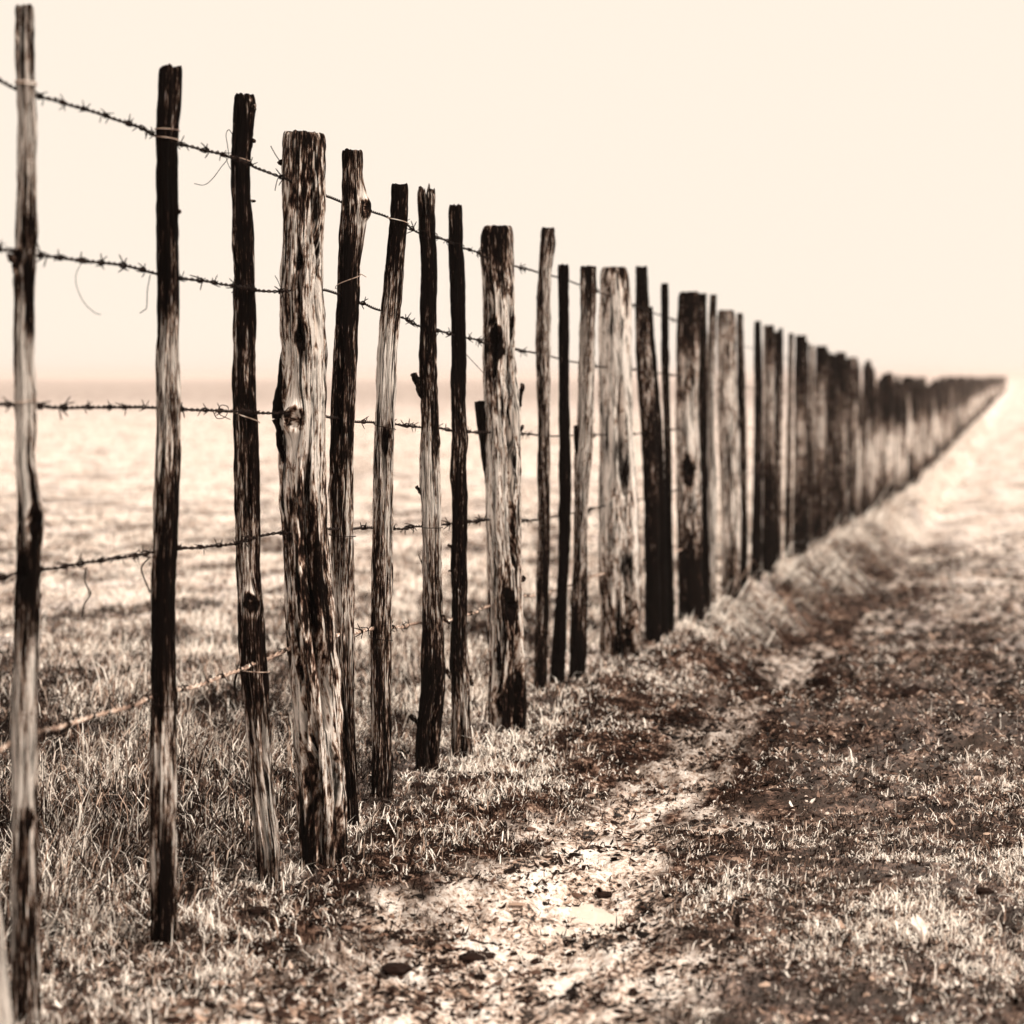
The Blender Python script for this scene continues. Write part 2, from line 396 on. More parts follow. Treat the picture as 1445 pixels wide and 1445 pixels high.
POSTG = 'wooden posts of the barbed wire fence'
POSTS = []
def stub(post, x0, y0, x1, y1, r0, r1, dzd=-.01, name='branch_stub', seed=1, pale=.0):
    """a broken branch or splinter on a post, from pixel (x0,y0) to (x1,y1) at the post's distance"""
    a = at(x0, y0, post.Z) ; b = at(x1, y1, post.Z + dzd)
    n = 14; t = np.linspace(0, 1, n)[:, None]
    P = a + (b - a) * t + np.stack([.15 * r0 * np.sin(t[:, 0] * 9 + seed), .2 * r0 * np.cos(t[:, 0] * 7 + seed), .1 * r0 * np.sin(t[:, 0] * 5)], -1)
    rr = (r0 + (r1 - r0) * t[:, 0]) * (1 + .3 * (noise(t[:, 0] * 6, seed, 0, 3) - .5))
    V, Fs = tube(P, rr, 10)
    V = V + (np.stack([noise(V[:, 0] * 160, V[:, 2] * 160, V[:, 1] * 160, 31 + i) for i in range(3)], -1) - .5) * min(r0, .006) * .9
    V = V - post.base
    me = mesh_np(name, V, Fs, {'gco': V * [1, 1, .4] + seed, 'pale': np.full(len(V), pale)})
    return obj(name, me, WOOD, post.o)

def edge_post(label, base_y, outline, pale, cracks=(), knots=(), cat='fence post', **kw):
    """outline: (y, left, right) samples of the post's two edges; its distance follows from where its foot meets the ground"""
    p = Post(); yb = base_y; xb = .5 * (outline[-1][1] + outline[-1][2])
    Z = depth_of(xb, yb); p.Z = Z
    xg = (xb - IMG / 2) * Z / F; zg = float(terrain(xg, Z, False)); p.base = np.array([xg, Z, zg])
    px = Z / F
    zs = [CAMH - (y - HOR) * px - zg for y, _, _ in outline]; cx = [((l + r) / 2 - IMG / 2) * px - xg for _, l, r in outline]
    rd = [(r - l) / 2 * px * .97 for _, l, r in outline]
    zs.append(-.16); cx.append(cx[-1] + (cx[-1] - cx[-3]) * .5 if len(cx) > 3 else cx[-1]); rd.append(rd[-1])
    s = kw.pop('seed', len(POSTS) * 7 + 3)
    cy = [.010 * math.sin(z * 4 + s) + .006 * math.sin(z * 9 + 2 * s) for z in zs]
    py_, pv = [a for a, _ in pale], [b for _, b in pale]
    lift = {1: .0, 2: .05, 3: .01, 4: -.02}.get(len(POSTS), -.005 if len(POSTS) < 10 else .012)
    pl = [lift + np.interp(HOR + (CAMH - zg - z) / px, py_, pv) for z in zs]
    conv = lambda y: CAMH - (y - HOR) * px - zg
    cr = [(a, conv(max(y0, y1)) if max(y0, y1) < yb else -.1, conv(min(y0, y1)), wd, dep, wn) for a, y0, y1, wd, dep, wn in cracks]
    kn = [(a, conv(y), sz * px, am) for a, y, sz, am in knots]
    me, ax = post_shape(zs, cx, cy, rd, pl, s, cracks=cr, knots=kn, **kw)
    p.o = tag(obj('fence_post', me, WOOD, loc=p.base), label, cat, POSTG); p.ax = ax
    p.x = xb; p.X, p.Y, p.zg = xg, Z, zg
    POSTS.append(p); return p
def axis_at(p, zw):
    z, X, Y, Rr = p.ax; z = z[::-1]; q = zw - p.base[2]
    return p.base[0] + np.interp(q, z, X[::-1]), p.base[1] + np.interp(q, z, Y[::-1]), np.interp(q, z, Rr[::-1])

HI = dict(ns=72, dz=.005)
P0 = edge_post('leaning stake cut off by the picture edge left of the tallest stake', 1560, [(700, -95, -62), (1000, -62, -28), (1290, -34, 0), (1400, -22, 14), (1560, -8, 30)], [(700, .25), (1560, .3)], **HI)
P1 = edge_post('tallest stake, pale and patchy, standing at the left end of the fence', 1442, [(12, 25, 52), (100, 26, 51), (200, 27, 51), (270, 25, 50), (350, 21, 50), (372, 17, 49), (400, 20, 48), (500, 20, 46), (560, 21, 49), (650, 19, 46), (700, 24, 54), (732, 24, 58), (770, 23, 54), (850, 21, 54), (950, 19, 54), (1000, 17, 54), (1050, 20, 55), (1100, 22, 53), (1150, 21, 55), (1250, 18, 56), (1350, 17, 57), (1442, 17, 57)],
    [(12, .05), (60, -.02), (110, -.02), (150, .26), (250, .20), (330, .02), (400, -.02), (460, .22), (560, .20), (600, .02), (660, .14), (700, .16), (740, -.12), (800, .10), (870, -.04), (950, .14), (1010, -.02), (1100, .16), (1180, -.06), (1250, .06), (1330, -.04), (1442, .08)], knots=[(.5, 735, 10, .8), (-.6, 365, 8, .8), (.6, 1150, 6, -.8), (-.3, 810, 7, -.7)], mott=.85, **HI)
P2 = edge_post('slim near black stake second from the left, bare streaks low down', 1324, [(96, 227, 257), (150, 224, 255), (200, 222, 252), (250, 222, 251), (290, 222, 252), (298, 222, 254), (306, 222, 252), (350, 222, 253), (400, 222, 253), (450, 222, 251), (500, 220, 251), (600, 221, 254), (650, 219, 254), (700, 218, 251), (760, 217, 249), (850, 212, 245), (950, 212, 247), (1000, 213, 249), (1100, 213, 251), (1200, 214, 250), (1250, 215, 250), (1324, 213, 252)],
    [(96, -.22), (300, -.24), (330, -.1), (400, -.15), (450, -.06), (500, .06), (560, -.02), (610, .12), (680, -.04), (740, -.1), (820, -.25), (960, -.22), (1020, -.02), (1220, -.02), (1260, -.15), (1324, -.2)], cracks=[(.5, 150, 700, .18, .3, .4), (-.3, 900, 1320, .16, .35, .3)], rough=.8, mott=.62, **HI)
P3 = edge_post('wavy dark stake with small knots just left of the thick grey post', 1242, [(133, 332, 357), (150, 331, 359), (200, 328, 357), (220, 327, 354), (270, 327, 355), (310, 329, 358), (350, 330, 359), (390, 332, 361), (430, 330, 360), (500, 329, 361), (560, 329, 361), (600, 331, 364), (650, 332, 365), (700, 332, 366), (750, 333, 368), (800, 334, 366), (850, 336, 371), (900, 336, 374), (950, 339, 377), (980, 343, 379), (1050, 350, 382), (1100, 354, 386), (1150, 358, 390), (1190, 361, 397), (1242, 366, 396)],
    [(133, -.1), (200, -.2), (340, -.1), (420, -.1), (500, -.03), (560, -.15), (700, -.06), (820, .05), (880, -.1), (950, -.12), (1020, .0), (1060, .1), (1120, .0), (1160, .16), (1242, -.05)], cracks=[(.35, 560, 800, .2, .35, .4), (.5, 980, 1120, .22, .5, .3), (-.2, 1040, 1240, .15, .35, .3)], knots=[(.15, 848, 8, .9), (1.2, 152, 5, .8), (1.25, 205, 4, .7)], **HI)
P4 = edge_post('thick grey split post with a round knot, fourth from the left', 1216, [(188, 396, 459), (250, 397, 459), (300, 398, 458), (350, 398, 458), (400, 397, 457), (450, 397, 458), (500, 398, 459), (560, 397, 460), (600, 396, 459), (650, 396, 459), (700, 396, 461), (750, 398, 463), (800, 400, 466), (850, 402, 470), (900, 405, 474), (950, 408, 478), (1000, 412, 481), (1050, 414, 485), (1100, 417, 488), (1150, 418, 490), (1216, 420, 491)],
    [(188, .02), (260, .05), (320, .10), (420, .12), (500, .20), (560, .14), (640, .18), (720, .06), (800, .02), (900, .06), (1000, .12), (1100, .06), (1216, -.02)], cracks=[(.42, 640, 1030, .27, 1.0, .35), (-.05, 1000, 1330, .20, 1.0, .35), (.85, 1000, 1330, .14, .8, .2), (-.95, 480, 780, .2, .7, .3), (-.05, 340, 480, .10, .5, .25), (.75, 190, 520, .10, .35, .3), (-.45, 850, 1200, .10, .4, .3)], knots=[(-.28, 592, 12, 1.0), (-.02, 480, 6, -1.2), (-.08, 372, 4, -.9)], ns=110, dz=.004, rough=1.3, jag=.01)
P5 = edge_post('dark stake with a swollen burr near its top, behind the thick grey post', 1165, [(212, 483, 511), (250, 482, 511), (272, 482, 516), (295, 481, 519), (318, 480, 515), (370, 477, 509), (430, 475, 508), (480, 472, 506), (550, 470, 505), (600, 467, 503), (650, 464, 500), (700, 465, 500), (800, 468, 499), (850, 470, 499), (900, 474, 500), (950, 476, 500), (1000, 478, 500), (1050, 480, 501), (1100, 482, 504), (1165, 486, 506)],
    [(212, -.04), (330, .0), (430, -.2), (520, -.02), (600, -.08), (700, .02), (760, -.02), (830, .08), (900, .1), (960, .0), (1040, .0), (1165, -.2)], cracks=[(-.3, 460, 640, .25, .5, .4), (.3, 860, 1160, .25, .6, .4)], knots=[(1.1, 295, 9, .9)], **HI)
P6 = edge_post('leaning stake with bleached bare streaks, tilted towards the right', 1127, [(260, 551, 577), (300, 549, 576), (350, 545, 571), (400, 541, 567), (450, 536, 564), (500, 532, 560), (550, 532, 559), (600, 530, 557), (650, 529, 556), (700, 528, 556), (750, 526, 555), (800, 525, 554), (850, 524, 553), (900, 523, 552), (1000, 523, 551), (1050, 524, 553), (1100, 523, 554), (1127, 524, 552)],
    [(260, -.15), (340, -.15), (380, .06), (430, -.1), (470, .12), (520, .28), (600, .18), (680, .2), (760, .08), (850, .04), (940, .02), (1000, .04), (1060, -.04), (1127, -.08)], knots=[(.25, 620, 6, -.9)], cracks=[(.6, 500, 700, .2, .4, .3)], **HI)
P7 = edge_post('twiggy stake with a jagged split top, seventh from the left', 1086, [(272, 588, 614), (300, 590, 614), (350, 593, 616), (400, 593, 615), (450, 592, 616), (500, 591, 616), (550, 594, 617), (600, 594, 618), (650, 593, 620), (700, 594, 622), (750, 596, 623), (800, 597, 624), (850, 597, 625), (900, 596, 628), (950, 595, 630), (980, 593, 627), (1020, 588, 622), (1050, 587, 620), (1086, 588, 619)],
    [(272, .08), (320, -.16), (450, -.14), (540, .0), (620, -.05), (660, .22), (720, .16), (800, .06), (880, -.02), (960, -.12), (1086, -.06)], jag=.03, cracks=[(-.5, 262, 330, .35, .9, .2), (.1, 262, 310, .2, .9, .1), (.3, 950, 1160, .3, .7, .3)], **HI)
P8 = edge_post('slender dark straight stake standing left of the cracked thick post', 1066, [(289, 633, 652), (340, 633, 653), (400, 635, 655), (450, 636, 656), (500, 637, 657), (600, 636, 658), (622, 637, 661), (650, 636, 659), (700, 637, 660), (800, 637, 659), (850, 638, 660), (900, 637, 660), (945, 636, 662), (960, 637, 664), (1000, 638, 663), (1066, 636, 667)],
    [(289, -.1), (340, -.2), (440, -.18), (560, -.12), (640, -.1), (760, -.2), (860, -.08), (940, -.12), (985, .14), (1020, .0), (1066, -.1)], cracks=[(.1, 990, 1140, .35, .8, .2)], **HI)
P9 = edge_post('thick cracked post with a rounded top and ragged bark ears', 1030, [(319, 683, 722), (328, 679, 725), (350, 679, 725), (400, 680, 727), (430, 680, 728), (500, 680, 727), (550, 682, 733), (600, 684, 735), (650, 684, 735), (700, 685, 735), (750, 686, 736), (800, 687, 736), (850, 687, 738), (900, 688, 740), (960, 689, 741), (1030, 690, 741)],
    [(319, -.06), (380, -.02), (420, .16), (480, .02), (560, .16), (640, .18), (720, .14), (800, .06), (880, .1), (940, .2), (960, -.02), (1030, -.05)], cracks=[(.45, 560, 800, .16, 1.0, .3), (.75, 850, 1200, .22, 1.0, .25), (-.35, 400, 540, .14, .7, .5), (-.5, 900, 1200, .2, .8, .2), (.9, 400, 640, .14, .6, .2)], knots=[(-.1, 480, 9, -.8), (.3, 850, 8, -1.0)], ns=96, dz=.005, rough=1.1, jag=.003)
P10 = edge_post('crooked slim stake just right of the cracked thick post', 975, [(322, 765, 783), (350, 762, 783), (380, 760, 778), (420, 758, 777), (480, 757, 776), (550, 757, 776), (600, 759, 776), (700, 760, 777), (750, 760, 776), (800, 758, 775), (850, 757, 774), (900, 755, 772), (975, 753, 771)],
    [(322, -.08), (380, .1), (450, .04), (520, .02), (650, -.05), (975, -.12)])
P11 = edge_post('thin black stake with a clean cut top between two slim stakes', 963, [(374, 787, 802), (450, 788, 803), (550, 788, 803), (650, 789, 805), (750, 789, 806), (800, 787, 803), (850, 784, 800), (900, 780, 799), (963, 775, 796)], [(374, -.2), (963, -.28)])
P12 = edge_post('mottled stake with a flat cut top just left of the broad pale post', 955, [(376, 820, 841), (450, 819, 840), (550, 816, 838), (600, 814, 837), (650, 810, 834), (700, 810, 830), (750, 811, 828), (800, 809, 828), (850, 806, 829), (900, 804, 828), (955, 803, 826)], [(376, -.1), (440, .08), (510, .0), (570, .2), (640, .06), (720, .12), (800, .0), (955, -.2)])
P13 = edge_post('broad pale weathered post with dark vertical splits, first of the blurred thick posts', 925, [(377, 850, 885), (388, 847, 889), (420, 847, 891), (500, 846, 892), (600, 845, 895), (700, 845, 900), (800, 845, 905), (925, 847, 905)], [(377, .0), (420, .1), (540, .26), (640, .18), (740, .18), (860, .06), (925, -.04)], cracks=[(.25, 530, 700, .2, 1.0, .4), (-.2, 830, 1100, .18, 1.0, .2), (.4, 760, 1100, .2, 1.0, .2)], ns=80, jag=.003)
P14 = edge_post('dark stake close on the right side of the broad pale post', 905, [(376, 897, 914), (430, 897, 916), (500, 896, 918), (600, 903, 926), (700, 908, 930), (800, 910, 932), (905, 910, 934)], [(376, -.16), (480, -.08), (520, .1), (580, -.05), (905, -.25)])
P14b = edge_post('short dark stake leaning against its taller neighbour beside the broad pale post', 898, [(433, 913, 921), (500, 914, 926), (600, 918, 934), (700, 922, 940), (898, 925, 944)], [(433, -.2), (898, -.28)])
P15 = edge_post('thinnest stake, black and twig like, before the blurred double post', 893, [(400, 933, 943), (500, 934, 944), (600, 936, 946), (700, 938, 948), (893, 940, 952)], [(400, -.15), (500, -.15), (560, .1), (620, -.15), (893, -.2)])
P16 = edge_post('thick dark post with a light streak and an oval hole', 880, [(412, 959, 985), (422, 957, 986), (500, 955, 987), (600, 953, 986), (700, 955, 990), (800, 955, 992), (880, 956, 994)], [(412, -.16), (480, .0), (560, .12), (660, .2), (720, .05), (780, -.15), (880, -.2)], knots=[(-.1, 664, 8, -1.2)], ns=70)
P16b = edge_post('dark stake pressed against the right side of the holed post', 872, [(414, 986, 997), (500, 986, 998), (650, 987, 998), (872, 990, 1003)], [(414, -.2), (550, -.08), (872, -.25)])
P17 = edge_post('pale thin stake squeezed between two blurred thick posts', 866, [(416, 1002, 1011), (500, 998, 1010), (600, 996, 1009), (720, 998, 1012), (866, 996, 1010)], [(416, -.1), (450, .15), (720, .2), (830, .25), (866, .0)])
P18 = edge_post('thick post with a broad bleached patch down its middle', 858, [(438, 1014, 1036), (450, 1012, 1039), (550, 1012, 1040), (650, 1016, 1044), (750, 1018, 1046), (858, 1016, 1044)], [(438, -.05), (500, .06), (580, .22), (640, .12), (720, .32), (760, .1), (858, -.15)], cracks=[(-.4, 600, 760, .25, .8, .3)], ns=70)
P18b = edge_post('dark stake forming the right edge of the bleached patch post', 850, [(442, 1040, 1048), (550, 1040, 1052), (700, 1042, 1055), (850, 1042, 1054)], [(442, -.1), (700, -.05), (850, -.2)])
P19 = edge_post('dark narrow stake right after the open gap, first of its cluster', 818, [(453, 1065, 1074), (550, 1064, 1076), (700, 1062, 1076), (818, 1058, 1074)], [(453, -.2), (560, -.12), (818, -.25)])
P20 = edge_post('dark stake with a flat top, second after the open gap', 812, [(459, 1077, 1093), (550, 1077, 1093), (700, 1076, 1092), (812, 1074, 1090)], [(459, -.1), (520, .12), (640, .08), (700, -.1), (812, -.2)])
P21 = edge_post('thin leaning stake, third after the open gap', 800, [(463, 1099, 1105), (530, 1095, 1106), (650, 1090, 1104), (800, 1090, 1102)], [(463, -.15), (600, .12), (700, .05), (800, -.15)])
P22 = edge_post('slim blurred stake touching the left side of a dark square topped post', 788, [(470, 1113, 1120), (600, 1110, 1119), (788, 1106, 1117)], [(470, -.05), (600, .1), (788, -.1)])
P23 = edge_post('dark square topped post where the grassy bank begins', 783, [(473, 1122, 1138), (600, 1121, 1138), (783, 1118, 1135)], [(473, -.22), (560, -.05), (620, .15), (680, -.1), (783, -.22)])
P24 = edge_post('pale thin stake right after the dark square topped post', 776, [(487, 1142, 1149), (600, 1141, 1149), (776, 1140, 1149)], [(487, .1), (560, .15), (650, -.1), (776, -.15)])
P25 = edge_post('dark post with a bleached waist, second after the square topped post', 766, [(488, 1150, 1166), (600, 1150, 1166), (766, 1148, 1164)], [(488, -.15), (530, .1), (620, .15), (690, -.05), (766, -.2)])
P26 = edge_post('mid brown blurred stake, third after the square topped post', 752, [(499, 1168, 1178), (620, 1168, 1178), (752, 1167, 1178)], [(499, -.2), (600, .0), (752, -.15)])
P27 = edge_post('tall dark blurred post above the overhanging tuft of bank grass', 745, [(497, 1180, 1194), (600, 1180, 1195), (745, 1179, 1194)], [(497, -.22), (600, .05), (650, .15), (745, -.15)])
P28 = edge_post('brown blurred stake right of the tall dark post over the bank grass', 738, [(504, 1197, 1210), (600, 1197, 1210), (738, 1197, 1210)], [(504, -.1), (600, .05), (738, -.1)])

for lab, yb_, ol_ in (
    ('black stake filling the space left of the pale squeezed stake', 868, [(424, 975, 984), (600, 976, 988), (868, 978, 992)]),
    ('low brown stake right behind the flat topped stake after the gap', 806, [(468, 1091, 1099), (600, 1090, 1099), (806, 1087, 1097)]),
    ('slim dark stake left of the thin pale stake over the bank', 780, [(482, 1134, 1141), (600, 1133, 1141), (780, 1130, 1140)]),
    ('narrow dark stake between the waisted post and mid brown stake', 758, [(494, 1163, 1170), (600, 1162, 1170), (758, 1160, 1170)]),
    ('dark stake hard against the left of the tall post over the tuft', 748, [(501, 1175, 1183), (600, 1175, 1183), (748, 1173, 1183)]),
    ('blurred black stake hard against the right of the tall post over the tuft', 741, [(506, 1191, 1200), (600, 1190, 1200), (741, 1188, 1200)])):
    edge_post(lab, yb_, ol_, [(450, -.2), (560, -.08), (640, .02), (720, -.15), (860, -.2)])

# broken branches, bark strips and splinters that belong to single posts
stub(P7, 596, 562, 584, 527, .008, .010, seed=2, pale=-.1); stub(P7, 597, 700, 588, 686, .006, .005, seed=3); stub(P7, 598, 800, 590, 782, .0025, .0018, seed=4); stub(P7, 592, 1024, 578, 1008, .009, .006, seed=5)
stub(P7, 622, 868, 634, 880, .007, .003, seed=6)
stub(P8, 641, 960, 629, 946, .008, .007, seed=7); stub(P8, 660, 955, 667, 966, .009, .005, seed=8); stub(P8, 640, 775, 633, 768, .005, .004, seed=9); stub(P8, 640, 806, 633, 805, .004, .003, seed=10)
stub(P3, 352, 152, 361, 150, .006, .005, seed=11); stub(P3, 352, 197, 359, 199, .005, .004, seed=12); stub(P3, 355, 284, 359, 283, .004, .003, seed=13); stub(P3, 385, 1196, 399, 1186, .010, .008, seed=14)
stub(P2, 246, 300, 254, 297, .006, .005, seed=15)
stub(P4, 403, 495, 393, 590, .010, .016, name='bark_strip', seed=16, pale=-.2); stub(P4, 393, 590, 399, 650, .013, .006, name='bark_strip', seed=18, pale=-.15); stub(P4, 404, 236, 394, 226, .008, .006, seed=17)
stub(P9, 689, 690, 676, 566, .007, .019, name='bark_strip', seed=19, pale=-.2)
stub(P9, 730, 572, 738, 541, .013, .006, name='bark_strip', seed=20, pale=-.1); stub(P9, 730, 612, 739, 600, .008, .005, name='bark_strip', seed=21, pale=-.05)
stub(P9, 736, 820, 739, 815, .01, .008, seed=22)
stub(P1, 24, 375, 14, 358, .008, .007, seed=23)
stub(P10, 761, 420, 757, 420, .006, .005, seed=24); stub(P12, 818, 660, 812, 600, .012, .010, name='bark_strip', seed=25, pale=-.2)

# the rest of the fence, dense and ever farther: eight shared shapes
pool = []
for i in range(10):
    thick = i < 4; h = 1.0
    zs = np.array([1.66, 1.60, 1.2, .8, .4, 0, -.25]); rng = np.random.default_rng(40 + i)
    r0 = (.062 if thick else .034) * rng.uniform(.85, 1.2)
    me, _ = post_shape(list(zs), list(rng.normal(0, .012, 7).cumsum()), list(rng.normal(0, .01, 7)), list(r0 * np.array([.93, 1, 1, 1.05, 1.08, 1.1, 1.1])),
                       list(np.array([-.14, -.1, rng.uniform(-.2, .06), rng.uniform(-.04, .3), rng.uniform(-.2, .2), -.2, -.24])), 60 + 5 * i, ns=22, dz=.03, jag=.01)
    me.materials.append(WOOD); pool.append(me)
Y = 18.6; nfar = 0
frng = random.Random(3)
while Y < 230:
    X = float(fence_x(Y)) + frng.uniform(-.03, .03); zg = float(terrain(X, Y, False))
    thick = frng.random() < .36
    me = pool[frng.randrange(4)] if thick else pool[4 + frng.randrange(6)]
    o = bpy.data.objects.new('fence_post', me); COL.objects.link(o)
    o.location = (X, Y, zg - .03); o.rotation_euler = (frng.uniform(-.02, .02), frng.uniform(-.025, .025), frng.uniform(0, 6.28))
    o.scale = (1, 1, frng.uniform(.92, 1.08))
    lab = ('blurred dark post in the dense middle stretch of fence above the grassy bank' if Y < 34 else 'tiny brown post in the farthest stretch of fence near the horizon')
    tag(o, lab, 'fence post', 'blurred posts of the middle stretch' if Y < 34 else 'tiny posts of the farthest stretch')
    Y += frng.choice([frng.uniform(.16, .3), frng.uniform(.3, .55)]) if Y < 60 else (frng.uniform(.5, .9) if Y < 95 else frng.uniform(1.4, 2.6)); nfar += 1
print('posts', len(POSTS), nfar)

# ------------------------------------------------------------------ barbed wire
W = {   # row of each strand where it passes the posts, left to right
 1: [(-140, 60), (10, 118), (52, 133), (140, 160), (222, 188), (253, 200), (327, 222), (357, 232), (396, 247), (460, 270), (482, 279), (519, 293), (551, 305), (577, 316), (592, 325), (632, 338), (655, 348), (680, 356), (730, 373), (762, 383), (805, 395), (845, 408), (905, 432), (975, 458)],
 2: [(-140, 332), (0, 349), (52, 357), (140, 369), (222, 384), (256, 392), (330, 403), (361, 407), (397, 409), (458, 407), (475, 409), (507, 423), (535, 435), (563, 446), (593, 458), (617, 465), (636, 470), (657, 476), (680, 481), (728, 491), (757, 497), (805, 509), (845, 516), (905, 522), (975, 532)],
 3: [(-140, 565), (0, 570), (55, 573), (222, 575), (256, 578), (330, 580), (362, 582), (395, 583), (458, 588), (502, 595), (530, 597), (557, 600), (592, 603), (620, 605), (658, 609), (682, 610), (735, 613), (790, 616), (845, 615), (905, 612), (975, 606)],
 4: [(-140, 832), (0, 814), (57, 805), (140, 792), (215, 782), (250, 777), (333, 767), (366, 761), (397, 754), (500, 748), (527, 745), (555, 747), (595, 743), (621, 742), (659, 738), (687, 736), (737, 738), (760, 735), (845, 720), (905, 708), (975, 690)],
 5: [(-140, 1120), (0, 1058), (55, 1036), (130, 1012), (212, 988), (250, 977), (335, 948), (375, 937), (408, 920), (503, 897), (527, 890), (553, 888), (597, 881), (631, 878), (660, 870), (687, 862), (738, 846), (757, 842), (845, 818), (905, 800), (975, 775)]}
px_ = np.array([p.x for p in POSTS]); pz_ = np.array([p.Z for p in POSTS]); o_ = np.argsort(px_); px_, pz_ = px_[o_], pz_[o_]
px_ = np.concatenate([[-140], px_[1:]]); pz_ = np.concatenate([[2.93], pz_[1:]])
rngw = np.random.default_rng(5)
def barb_mesh(seed):
    r = random.Random(seed); parts = []
    for s in (0, 1):
        t = np.linspace(0, 1, 12); a0 = r.uniform(0, 6.28); ph = a0 + t * 2 * np.pi * 1.25
        coil = np.stack([(t - .5) * .007 + s * .005 - .0025, .0042 * np.cos(ph), .0042 * np.sin(ph)], -1)
        L = r.uniform(.011, .017)
        def end(p, phv, sg):
            d = np.array([sg * r.uniform(-.1, .5), -math.sin(phv) * sg, math.cos(phv) * sg]); d /= np.linalg.norm(d)
            return [p + d * L * k for k in (.35, .7, 1.0)]
        P = np.concatenate([end(coil[0], ph[0], -1)[::-1], coil, end(coil[-1], ph[-1], 1)])
        rr = np.full(len(P), .00105); rr[[0, -1]] = .0006
        parts.append(tube(P, rr, 5))
    V, Fs = join(parts); me = mesh_np('barb', V, Fs); me.materials.append(WIRE); return me
BARBS = [barb_mesh(s) for s in range(6)]
WLAB = {1: 'topmost barbed wire strand, running just below the post tops', 2: 'second barbed wire strand from the top of the fence', 3: 'middle barbed wire strand, level with the hazy horizon', 4: 'second lowest barbed wire strand against the pale field', 5: 'lowest barbed wire strand, pale and thick, rising out of the grass'}
WIREPATH = {}
for k, pts in W.items():
    xs = np.array([a for a, _ in pts], float); ys = np.array([b for _, b in pts], float)
    xq = np.concatenate([np.arange(-140, 985, 2.0)])
    zq = np.interp(xq, px_, pz_); yq = np.interp(xq, xs, ys)
    kk = np.hanning(9)[1:-1]; kk /= kk.sum()
    yq = np.convolve(np.pad(yq, 3, 'edge'), kk, 'valid')
    C = np.stack([(xq - IMG / 2) * zq / F, zq, CAMH - (yq - HOR) * zq / F], -1)
    # the strand runs on the field side of the posts
    off = np.zeros(len(xq)); hid = np.zeros(len(xq))
    for p in POSTS[1:]:
        i = np.argmin(np.abs(xq - p.x)); _, _, rr = axis_at(p, C[i, 2])
        rp = rr * F / p.Z
        hid = np.maximum(hid, (np.abs(xq - p.x) < rp + 3) * 1.0)
        off = np.maximum(off, (rr + .014) * (1 - sstep(rp + 3, rp + 22, np.abs(xq - p.x))))
    C += np.array([-.25, .97, 0]) * off[:, None]
    last = C[-1]; hgt = last[2] - float(terrain(last[0], last[1], False))
    fy = np.arange(last[1] + .3, 60, .3); fx = fence_x(fy) - .06; fz = terrain(fx, fy, False) + hgt
    Cf = np.stack([fx, fy, fz], -1)
    # resample the near run evenly
    seg = np.concatenate([[0], np.cumsum(np.linalg.norm(np.diff(C, axis=0), axis=1))])
    L = np.arange(0, seg[-1], .0045); N = np.stack([np.interp(L, seg, C[:, i]) for i in range(3)], -1)
    ks = np.hanning(23)[1:-1]; ks /= ks.sum()
    N = np.stack([np.convolve(np.pad(N[:, i], 10, 'edge'), ks, 'valid') for i in range(3)], -1)
    N[:, 2] += .004 * (fbm(L * 5, k, 0, 3, 70) - .5) * 2; N[:, 1] += .003 * (fbm(L * 6, k, 3, 3, 71) - .5) * 2
    WIREPATH[k] = N
    T = np.gradient(N, axis=0); T /= np.linalg.norm(T, axis=1)[:, None]
    A = np.cross(T, [0, 0, 1]); A /= np.linalg.norm(A, axis=1)[:, None]; B = np.cross(A, T)
    ph = L * 2 * np.pi / .042; parts = []
    for s in (0, np.pi):
        parts.append(tube(N + (.0028 if k == 5 else .0021) * (A * np.cos(ph + s)[:, None] + B * np.sin(ph + s)[:, None]), .0026 if k == 5 else .0019, 6))
    parts.append(tube(np.concatenate([N[-1:], Cf]), .0028, 4))
    V, Fs = join(parts); org = N[0].copy()
    wo = tag(obj('barbed_wire', mesh_np('barbed_wire', V - org, Fs), PWIRE if k == 5 else WIRE, loc=org), WLAB[k], 'barbed wire', 'barbed wire strands of the fence')
    s = .03; offN = np.interp(L, seg, hid)
    while s < seg[-1] - .02:
        i = min(int(s / .0045), len(N) - 2)
        if offN[i] > .5: s += .012; continue
        b = bpy.data.objects.new('barb', BARBS[rngw.integers(6)]); COL.objects.link(b); b.parent = wo
        t = Vector(T[i]); q = t.to_track_quat('X', 'Z'); b.rotation_mode = 'QUATERNION'
        from mathutils import Quaternion
        b.rotation_quaternion = q @ Quaternion((1, 0, 0), rngw.uniform(0, 6.28))
        b.location = Vector(N[i] - org); sc_ = rngw.uniform(1.0, 1.4); b.scale = (sc_,) * 3
        s += rngw.uniform(.055, .10)

# thin wires that tie the strands to the posts
def tie(p, yl, yr, label, turns=1, mat=None, r=.0011, tail=()):
    mat = mat or PWIRE
    zl, zr = CAMH - (yl - HOR) * p.Z / F, CAMH - (yr - HOR) * p.Z / F
    ph = np.linspace(-2.0, 2.0 + (turns - 1) * 2 * np.pi, 40 * turns); t = np.linspace(0, 1, len(ph))
    pts = []
    for a, tt in zip(ph, t):
        zz = zl + (zr - zl) * np.clip((a + 1.6) / 3.2, 0, 1) if turns == 1 else zl + (zr - zl) * tt
        X_, Y_, rr = axis_at(p, zz); rr = rr * 1.10 + .002
        pts.append([X_ + rr * math.sin(a), Y_ - rr * math.cos(a), zz])
    pts = np.array(pts)
    if len(tail): pts = np.concatenate([pts[:-8], [at(x, y, p.Z - .02) for x, y in tail]])
    V, Fs = tube(pts, r, 6); c = pts[0]
    tag(obj('wire_tie', mesh_np('wire_tie', V - c, Fs), mat, loc=c), label, 'wire tie', 'wire ties on the posts')
tie(P1, 116, 122, 'wire tie wound round the tallest stake at the top strand', 2)
tie(P1, 570, 564, 'blurred wire tie on the tallest stake at the middle strand')
